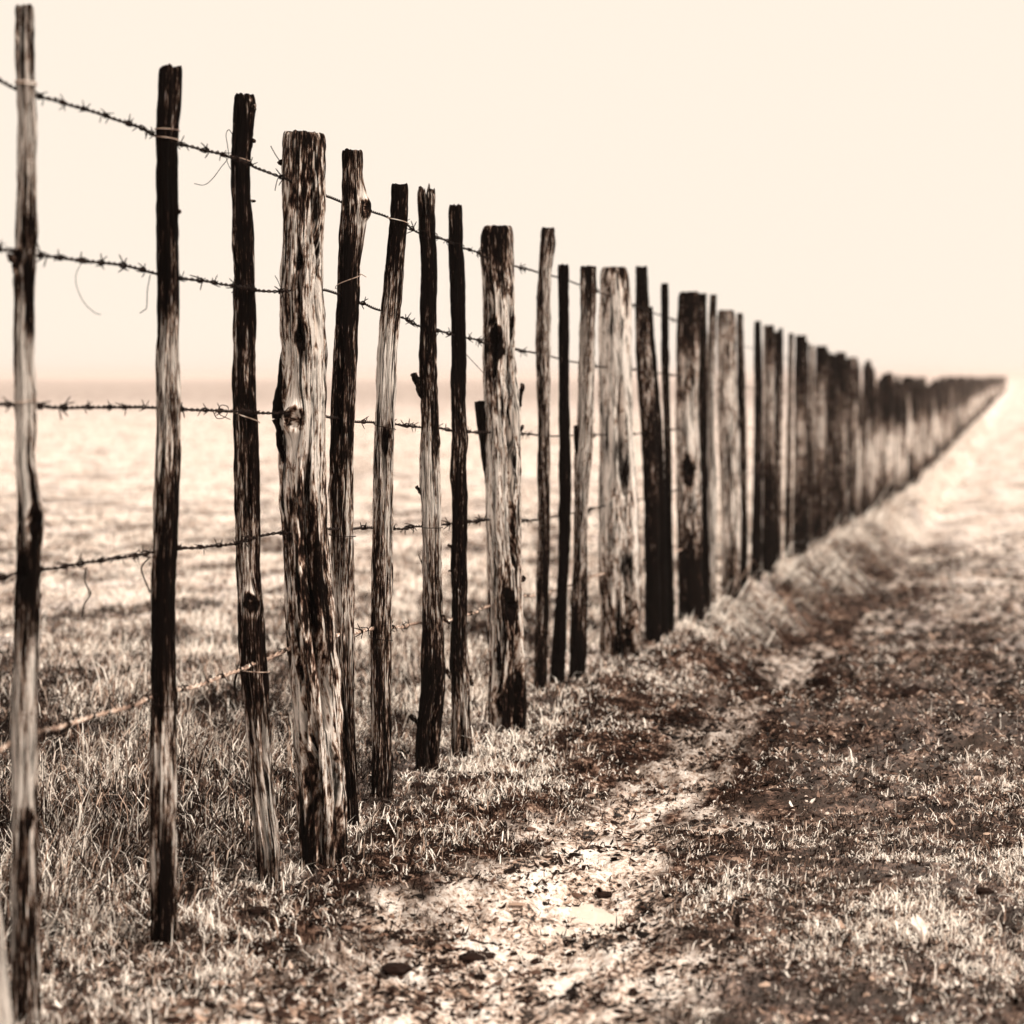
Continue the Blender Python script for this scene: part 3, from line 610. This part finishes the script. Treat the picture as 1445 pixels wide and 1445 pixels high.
tie(P2, 184, 186, 'upper of two pale wire ties on the near black second stake')
tie(P2, 194, 200, 'lower of two pale wire ties on the near black second stake')
tie(P2, 988, 998, 'faint wire tie low on the near black second stake', mat=WIRE)
tie(P3, 219, 231, 'pale slanting wire tie high on the wavy dark stake')
tie(P3, 577, 597, 'slanting wire tie across the middle of the wavy dark stake')
tie(P3, 943, 949, 'wire tie low on the wavy dark stake above the grass')
tie(P5, 407, 386, 'wire tie climbing to the right across the stake with the burr', tail=[(507, 386), (512, 388), (517, 391)])
tie(P5, 754, 757, 'wire tie low across the stake with the burr', mat=WIRE)
tie(P6, 306, 316, 'wire tie near the top of the leaning bleached stake')
tie(P6, 598, 606, 'wire tie at mid height of the leaning bleached stake', mat=WIRE)
tie(P6, 897, 904, 'wire tie low on the leaning bleached stake', mat=WIRE)
tie(P7, 324, 331, 'wire tie high on the twiggy stake with jagged top', mat=WIRE)
tie(P7, 743, 744, 'wire tie at mid height of the twiggy stake', mat=WIRE)
tie(P8, 340, 347, 'dark wire tie high on the slender straight stake', mat=WIRE)

def loose(pix, Z, label, r=.0011, name='loose_wire', mat=None):
    P = np.array([at(x, y, Z + (0.01 * math.sin(i * 1.3))) for i, (x, y) in enumerate(pix)])
    t = np.linspace(0, len(P) - 1, 60)
    def cr(i):
        i0 = int(min(i, len(P) - 2)); f = i - i0
        p0, p1, p2, p3 = P[max(i0 - 1, 0)], P[i0], P[i0 + 1], P[min(i0 + 2, len(P) - 1)]
        return .5 * (2 * p1 + (p2 - p0) * f + (2 * p0 - 5 * p1 + 4 * p2 - p3) * f * f + (3 * p1 - p0 - 3 * p2 + p3) * f**3)
    Q = np.array([cr(i) for i in t]); V, Fs = tube(Q, r, 6); c = Q[0]
    tag(obj(name, mesh_np(name, V - c, Fs), mat or WIRE, loc=c), label, 'loose wire', 'loose ends of wire hanging on the fence')
loose([(328, 190), (323, 183), (319, 190), (321, 205), (322, 222), (312, 236), (300, 252), (288, 261), (274, 259)], P3.Z + .02, 'curled loose wire hooked beside the top of the wavy dark stake', .0009)
loose([(319, 222), (322, 232), (327, 241)], P3.Z + .02, 'short wire end poking down by the wavy dark stake', .0008)
loose([(382, 206), (388, 217), (396, 229)], P4.Z - .03, 'short straight wire end sticking up left of the thick grey post')
loose([(396, 245), (391, 255), (388, 269)], P4.Z - .03, 'short wire end hanging down left of the thick grey post')
loose([(388, 389), (393, 398), (397, 410)], P4.Z - .03, 'wire end at the second strand left of the thick grey post', .0009)
loose([(117, 368), (108, 385), (108, 403), (118, 426), (132, 440), (142, 444)], 3.6, 'fine curved wire hanging under the second strand in the first gap', .0007)
loose([(212, 388), (208, 410), (207, 433), (203, 438), (197, 442)], 3.78, 'hooked wire hanging beside the second stake below the second strand', .001)
loose([(122, 801), (120, 820), (127, 838), (119, 853), (116, 871)], 3.6, 'kinked wire dangling from the second lowest strand in the first gap', .0017)
loose([(211, 787), (200, 800), (203, 815), (212, 836)], 3.78, 'bent wire dangling against the second stake at the second lowest strand', .0017)
loose([(655, 497), (668, 511), (682, 526)], 5.75, 'thin straight wire slanting down to the cracked thick post', .0011)
loose([(334, 950), (331, 965), (334, 985)], P3.Z + .01, 'dark wire end hanging at the lowest strand by the wavy stake', .003)
loose([(300, 578), (306, 590), (318, 588), (322, 575), (312, 572), (308, 583), (325, 592)], P3.Z + .01, 'small tangle of wire on the middle strand left of the wavy stake', .001)

# ------------------------------------------------------------------ grass: one mass of dry blades
def build_grass(n=1450000):
    rng = np.random.default_rng(11)
    Z = np.exp(rng.uniform(math.log(2.75), math.log(75), n)); U = np.where(rng.random(n) < .72, rng.uniform(-.33, .33, n), rng.uniform(-.5, .8, n))
    X = U * Z + rng.normal(0, .01, n); Y = Z
    d = side(X, Y); m = mud(X, Y); lt = litter(X, Y)
    clump = fbm(X * 2.4, Y * 2.4, 0, 4, 81); tuft = fbm(X * 9, Y * 9, 0, 3, 82)
    keep = (1 - .90 * m) * (1 - .12 * lt) * np.clip(.35 + 1.6 * (tuft - .25), .50, 1)
    keep = np.where((np.abs(d) < .06) & (Y < 18), keep * .7, keep)
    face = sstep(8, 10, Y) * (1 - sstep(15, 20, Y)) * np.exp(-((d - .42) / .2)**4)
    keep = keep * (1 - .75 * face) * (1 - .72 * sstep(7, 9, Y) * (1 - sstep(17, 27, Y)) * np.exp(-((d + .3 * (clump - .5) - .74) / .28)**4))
    ok = rng.random(n) < keep
    X, Y, d, m, lt, clump, tuft = [a[ok] for a in (X, Y, d, m, lt, clump, tuft)]; n = len(X)
    bk = bank(Y)
    # heights: tall rank grass on the field side near the fence, cropped turf right of the path
    h = np.where(d < 0, np.interp(d, [-3, -1.2, -.5, -.1, 0], [.07, .12, .15, .10, .055]), np.interp(d, [0, .35, .6, 1.0, 2], [.055, .05, .03, .035, .04]))
    h = np.where(d < 0, h * np.interp(Y, [3, 3.6, 4.2, 9, 20, 60], [.5, .6, 1.0, .9, .9, 1.2]), h * np.interp(Y, [3, 6, 15, 60], [.9, 1, 1.3, 1.8]))
    over = sstep(8.5, 10.5, Y) * np.exp(-((d - .25) / .22)**2)
    h = h * (1 + 6.5 * over * np.clip(clump * 2.2 - .7, 0, 1.3)) * (1 - .6 * sstep(9, 11, Y) * np.exp(-((d - .52) / .12)**2))
    h *= np.where(d < 0, .44, .48) * np.exp(rng.normal(0, .42, n)) * (.45 + 1.1 * clump)
    w_ = (.0009 + .0010 * rng.random(n)) * np.maximum(1, (Y / 4.4))**.85
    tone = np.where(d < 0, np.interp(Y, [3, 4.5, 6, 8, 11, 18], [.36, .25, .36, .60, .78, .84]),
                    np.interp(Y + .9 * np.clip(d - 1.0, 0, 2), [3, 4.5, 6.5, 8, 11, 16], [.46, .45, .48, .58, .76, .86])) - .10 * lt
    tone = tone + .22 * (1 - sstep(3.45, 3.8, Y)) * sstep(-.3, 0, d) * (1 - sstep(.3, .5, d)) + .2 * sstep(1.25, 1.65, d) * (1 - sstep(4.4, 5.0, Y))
    tone = tone - over * .12 - .5 * sstep(8, 10, Y) * (1 - sstep(15, 22, Y)) * np.exp(-((d + .5 * (clump - .5) - .52) / .24)**4)  # shade of the bank's overhang and ditch put into the blade colour
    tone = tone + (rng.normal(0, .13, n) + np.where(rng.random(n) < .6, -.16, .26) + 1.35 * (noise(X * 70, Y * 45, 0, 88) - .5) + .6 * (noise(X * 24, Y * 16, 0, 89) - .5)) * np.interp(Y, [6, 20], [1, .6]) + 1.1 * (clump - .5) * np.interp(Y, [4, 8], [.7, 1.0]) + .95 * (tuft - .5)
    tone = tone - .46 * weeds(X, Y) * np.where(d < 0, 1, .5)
    tone = np.clip(tone, 0, 1)
    az = rng.uniform(0, 2 * np.pi, n) + 0.0
    lean = np.where(rng.random(n) < .52, rng.uniform(1.7, 3.1, n), np.clip(rng.normal(1.05, .5, n), .1, 2.5))
    lean = np.where(rng.random(n) < .8 * lt, rng.uniform(2.2, 3.2, n), lean); lx, ly = np.cos(az), np.sin(az)
    lx = lx + over * 1.6 + .25; nrm = np.hypot(lx, ly) + 1e-6; lx, ly = lx / nrm, ly / nrm
    lean = lean + over * .9
    zb = terrain(X, Y) - .004
    root = np.stack([X, Y, zb], -1)
    ca, sa = np.cos(lean * .45), np.sin(lean * .45); cb, sb = np.cos(np.minimum(lean * 1.25, 2.3)), np.sin(np.minimum(lean * 1.25, 2.3))
    mid = root + np.stack([lx * sa, ly * sa, ca], -1) * (h * .55)[:, None]
    tip = mid + np.stack([lx * sb, ly * sb, cb], -1) * (h * .5)[:, None]
    wa = az + np.pi / 2 + rng.normal(0, .7, n); wv = np.stack([np.cos(wa), np.sin(wa), 0 * wa], -1) * w_[:, None]
    V = np.empty((n, 5, 3)); V[:, 0] = root - wv; V[:, 1] = root + wv; V[:, 2] = mid + wv * .85; V[:, 3] = mid - wv * .85; V[:, 4] = tip
    b = np.arange(n)[:, None] * 5
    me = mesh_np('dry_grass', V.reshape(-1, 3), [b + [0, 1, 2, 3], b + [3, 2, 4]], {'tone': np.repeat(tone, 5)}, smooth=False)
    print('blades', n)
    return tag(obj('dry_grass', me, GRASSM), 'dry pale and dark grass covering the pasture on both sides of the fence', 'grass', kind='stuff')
build_grass()

def build_litter(n=480000):
    rng = np.random.default_rng(13)
    Z = np.exp(rng.uniform(math.log(2.9), math.log(22), n)); X = np.where(rng.random(n) < .75, rng.uniform(-.33, .33, n), rng.uniform(-.4, .8, n)) * Z; Y = Z
    lt = litter(X, Y); m = mud(X, Y)
    patch = np.clip(.15 + 2.2 * (fbm(X * 8, Y * 8, 0, 3, 93) - .33), .02, 1)
    ok = rng.random(n) < np.clip(lt * .85 + m * .15 + .18, 0, 1) * patch
    X, Y, lt, m = X[ok], Y[ok], lt[ok], m[ok]; n = len(X)
    tone = np.clip(rng.normal(.34, .16, n) + np.where(rng.random(n) < .72, -.13, .36) + .9 * (fbm(X * 3, Y * 3, 0, 3, 91) - .5), 0, 1)
    tone = np.where(m > .4, tone * .8, tone - .10 * lt)
    zt = terrain(X, Y); leaf = rng.random(n) < .5
    V_, T_, Q_, A_, o = [], [], [], [], 0
    # thin curled leaves
    i = np.where(leaf)[0]; k_ = len(i)
    s = np.minimum(np.exp(rng.normal(math.log(.0058), .5, k_)), .015) * np.maximum(1, Y[i] / 6); asp = rng.uniform(.08, .55, k_)
    az = rng.uniform(0, 6.28, k_); tx, ty = rng.normal(0, .5, k_), rng.normal(0, .5, k_)
    e1 = np.stack([np.cos(az), np.sin(az), tx], -1); e2 = np.stack([-np.sin(az), np.cos(az), ty], -1)
    c = np.stack([X[i], Y[i], zt[i] + .3 * s], -1); up = np.array([0, 0, 1.0]); curl = rng.uniform(-.3, .9, k_)
    f = lambda a, b_: c + e1 * (a * s)[:, None] + e2 * (b_ * s * asp)[:, None] + up * (curl * s * (a * a))[:, None]
    V = np.stack([f(-1, 0), f(-.45, .75), f(.35, .8), f(1, .05), f(.4, -.8), f(-.4, -.75), f(-.2, 0) - up * (.25 * s)[:, None], f(.3, 0) - up * (.25 * s)[:, None]], 1)
    b = np.arange(k_)[:, None] * 8
    V_.append(V.reshape(-1, 3)); Q_.append(np.concatenate([b + [1, 6, 7, 2], b + [5, 4, 7, 6]])); T_.append(np.concatenate([b + [0, 6, 1], b + [0, 5, 6], b + [2, 7, 3], b + [3, 7, 4]])); A_.append(np.repeat(tone[i], 8)); o = 8 * k_
    # lumpy crumbs of soil, half sunk
    i = np.where(~leaf)[0]; k_ = len(i)
    s = np.minimum(np.exp(rng.normal(math.log(.0044), .6, k_)), .014) * np.maximum(1, Y[i] / 6) * (1 + .15 * lt[i])
    D = np.array([[1, 0, 0], [.5, .87, 0], [-.5, .87, 0], [-1, 0, 0], [-.5, -.87, 0], [.5, -.87, 0], [-.1, -.35, .60], [.45, .2, .62], [-.4, .4, .55]])
    r = rng.uniform(.55, 1.3, (k_, 9)); az = rng.uniform(0, 6.28, k_)
    P = D[None] * r[..., None] * s[:, None, None] * np.stack([rng.uniform(.8, 1.6, k_), rng.uniform(.7, 1.1, k_), rng.uniform(.35, .75, k_)], -1)[:, None]
    ca, sa = np.cos(az)[:, None], np.sin(az)[:, None]
    P = np.stack([P[..., 0] * ca - P[..., 1] * sa, P[..., 0] * sa + P[..., 1] * ca, P[..., 2]], -1) + np.stack([X[i], Y[i], zt[i] + .05 * s], -1)[:, None]
    b = o + np.arange(k_)[:, None] * 9
    V_.append(P.reshape(-1, 3)); T_.append(np.concatenate([b + t for t in ([0, 1, 7], [1, 8, 7], [1, 2, 8], [2, 3, 8], [3, 6, 8], [3, 4, 6], [4, 5, 6], [5, 7, 6], [5, 0, 7], [6, 7, 8])])); A_.append(np.repeat(tone[i] * .9, 9))
    me = mesh_np('leaf_litter', np.concatenate(V_), [np.concatenate(Q_), np.concatenate(T_)], {'tone': np.concatenate(A_)}, smooth=False)
    print('litter', n)
    return tag(obj('leaf_litter', me, LITTERM), 'dark and pale dead leaves and soil crumbs strewn along the trodden path', 'leaf litter', kind='stuff')
build_litter()

# ------------------------------------------------------------------ single things lying on the ground
def clod(px, py, w, h, seed, label, squash=.55):
    Z = depth_of(px, py); c = at(px, py, Z); r = w / 2 * Z / F
    th = np.linspace(.02, np.pi - .02, 18); ph = np.linspace(0, 2 * np.pi, 26, endpoint=False)
    T, P = np.meshgrid(th, ph, indexing='ij'); D = np.stack([np.sin(T) * np.cos(P), np.sin(T) * np.sin(P), np.cos(T)], -1)
    f = .7 + .65 * fbm(D[..., 0] * 1.6 + seed, D[..., 1] * 1.6, D[..., 2] * 1.6, 4, seed) + .5 * (fbm(D[..., 0] * 6, D[..., 1] * 6 + seed, D[..., 2] * 7, 2, seed + 1) - .5)
    V = D * f[..., None] * [r, r * .8, r * squash]
    me = mesh_np('soil_clod', V.reshape(-1, 3), [grid_faces(18, 26, True)], {'tone': np.clip(.16 + .5 * (fbm(D[..., 0] * 3 + seed, D[..., 1] * 3, D[..., 2] * 3, 3, seed + 2) - .4), .04, .5).ravel()})
    tag(obj('soil_clod', me, LITTERM, loc=(c[0], c[1], float(terrain(c[0], c[1])) + r * squash * .25)), label, 'soil clod', 'dark clods of soil on the ground')
clod(852, 1262, 26, 8, 3, 'flat dark clod lying in the bright wet patch of the path', .3)
clod(1388, 1262, 24, 12, 5, 'dark clod in the turf near the right picture edge', .5)
clod(1244, 1293, 34, 14, 8, 'ragged dark clod in the turf left of the withered leaf', .4)
clod(1290, 985, 52, 30, 12, 'large dark clod on the rough trodden ground beyond the turf', .55)
clod(365, 1290, 34, 14, 15, 'long dark clod lying between the two darkest left stakes', .35)
clod(588, 1108, 26, 9, 19, 'dark clod in the grass just right of the leaning bleached stake', .3)
clod(672, 1357, 50, 18, 23, 'broad dark clod at the bottom of the muddy path', .3)
clod(560, 1372, 44, 16, 29, 'dark lump of soil on the left rim of the muddy path', .3)
def withered_leaf():
    Z = depth_of(1303, 1345); base = at(1303, 1345, Z); top = np.array([at(1300, 1293, Z)[0] - base[0], .05, .045])
    u = np.linspace(0, 1, 26); v = np.linspace(-1, 1, 15); U, Vv = np.meshgrid(u, v, indexing='ij')
    wd = .017 * np.sin(np.pi * np.clip(U * .93 + .05, 0, 1))**.7 * (1 + .18 * np.sin(U * 46))
    P = np.stack([top[0] * U + Vv * wd, top[1] * U + .012 * Vv**2 - .012 * np.sin(U * 3), top[2] * U + .010 * np.sin(U * 5.2) + .006 * Vv**2 + .0016 * np.sin(U * 60 - np.abs(Vv) * 7)], -1)
    zt = float(terrain(base[0], base[1])) + .018
    me = mesh_np('withered_leaf', P.reshape(-1, 3), [grid_faces(26, 15, False)], {'tone': np.clip(.97 + .3 * (fbm(U * 9, Vv * 4, 1, 3, 7) - .5), 0, 1).ravel()})
    o = tag(obj('withered_leaf', me, LITTERM, loc=(base[0], base[1], zt)), 'pale curled withered leaf standing up in the short turf', 'leaf')
    C = P[:, 7] + [0, -.0012, .001]; V, Fs = tube(C, np.linspace(.0018, .0006, 26), 6)
    obj('midrib', mesh_np('midrib', V, Fs, {'tone': np.full(len(V), .9)}), LITTERM, o)
withered_leaf()

# ------------------------------------------------------------------ air
def build_haze():
    s = 3600.0; z0, z1 = -2.6, 4.0
    V = np.array([[x, y, z] for z in (z0, z1) for y in (-s, s) for x in (-s, s)])
    f = np.array([[0, 2, 3, 1], [4, 5, 7, 6], [0, 1, 5, 4], [2, 6, 7, 3], [0, 4, 6, 2], [1, 3, 7, 5]])
    k = NT('haze'); v = k.n('VolumePrincipled'); v.inputs['Color'].default_value = (.84, .74, .70, 1); v.inputs['Density'].default_value = .0010
    k.l(v.outputs[0], k.out.inputs['Volume'])
    tag(obj('haze', mesh_np('haze', V, [f], smooth=False), k.m), 'pale bright haze over the far pasture', 'haze', kind='stuff')
build_haze()
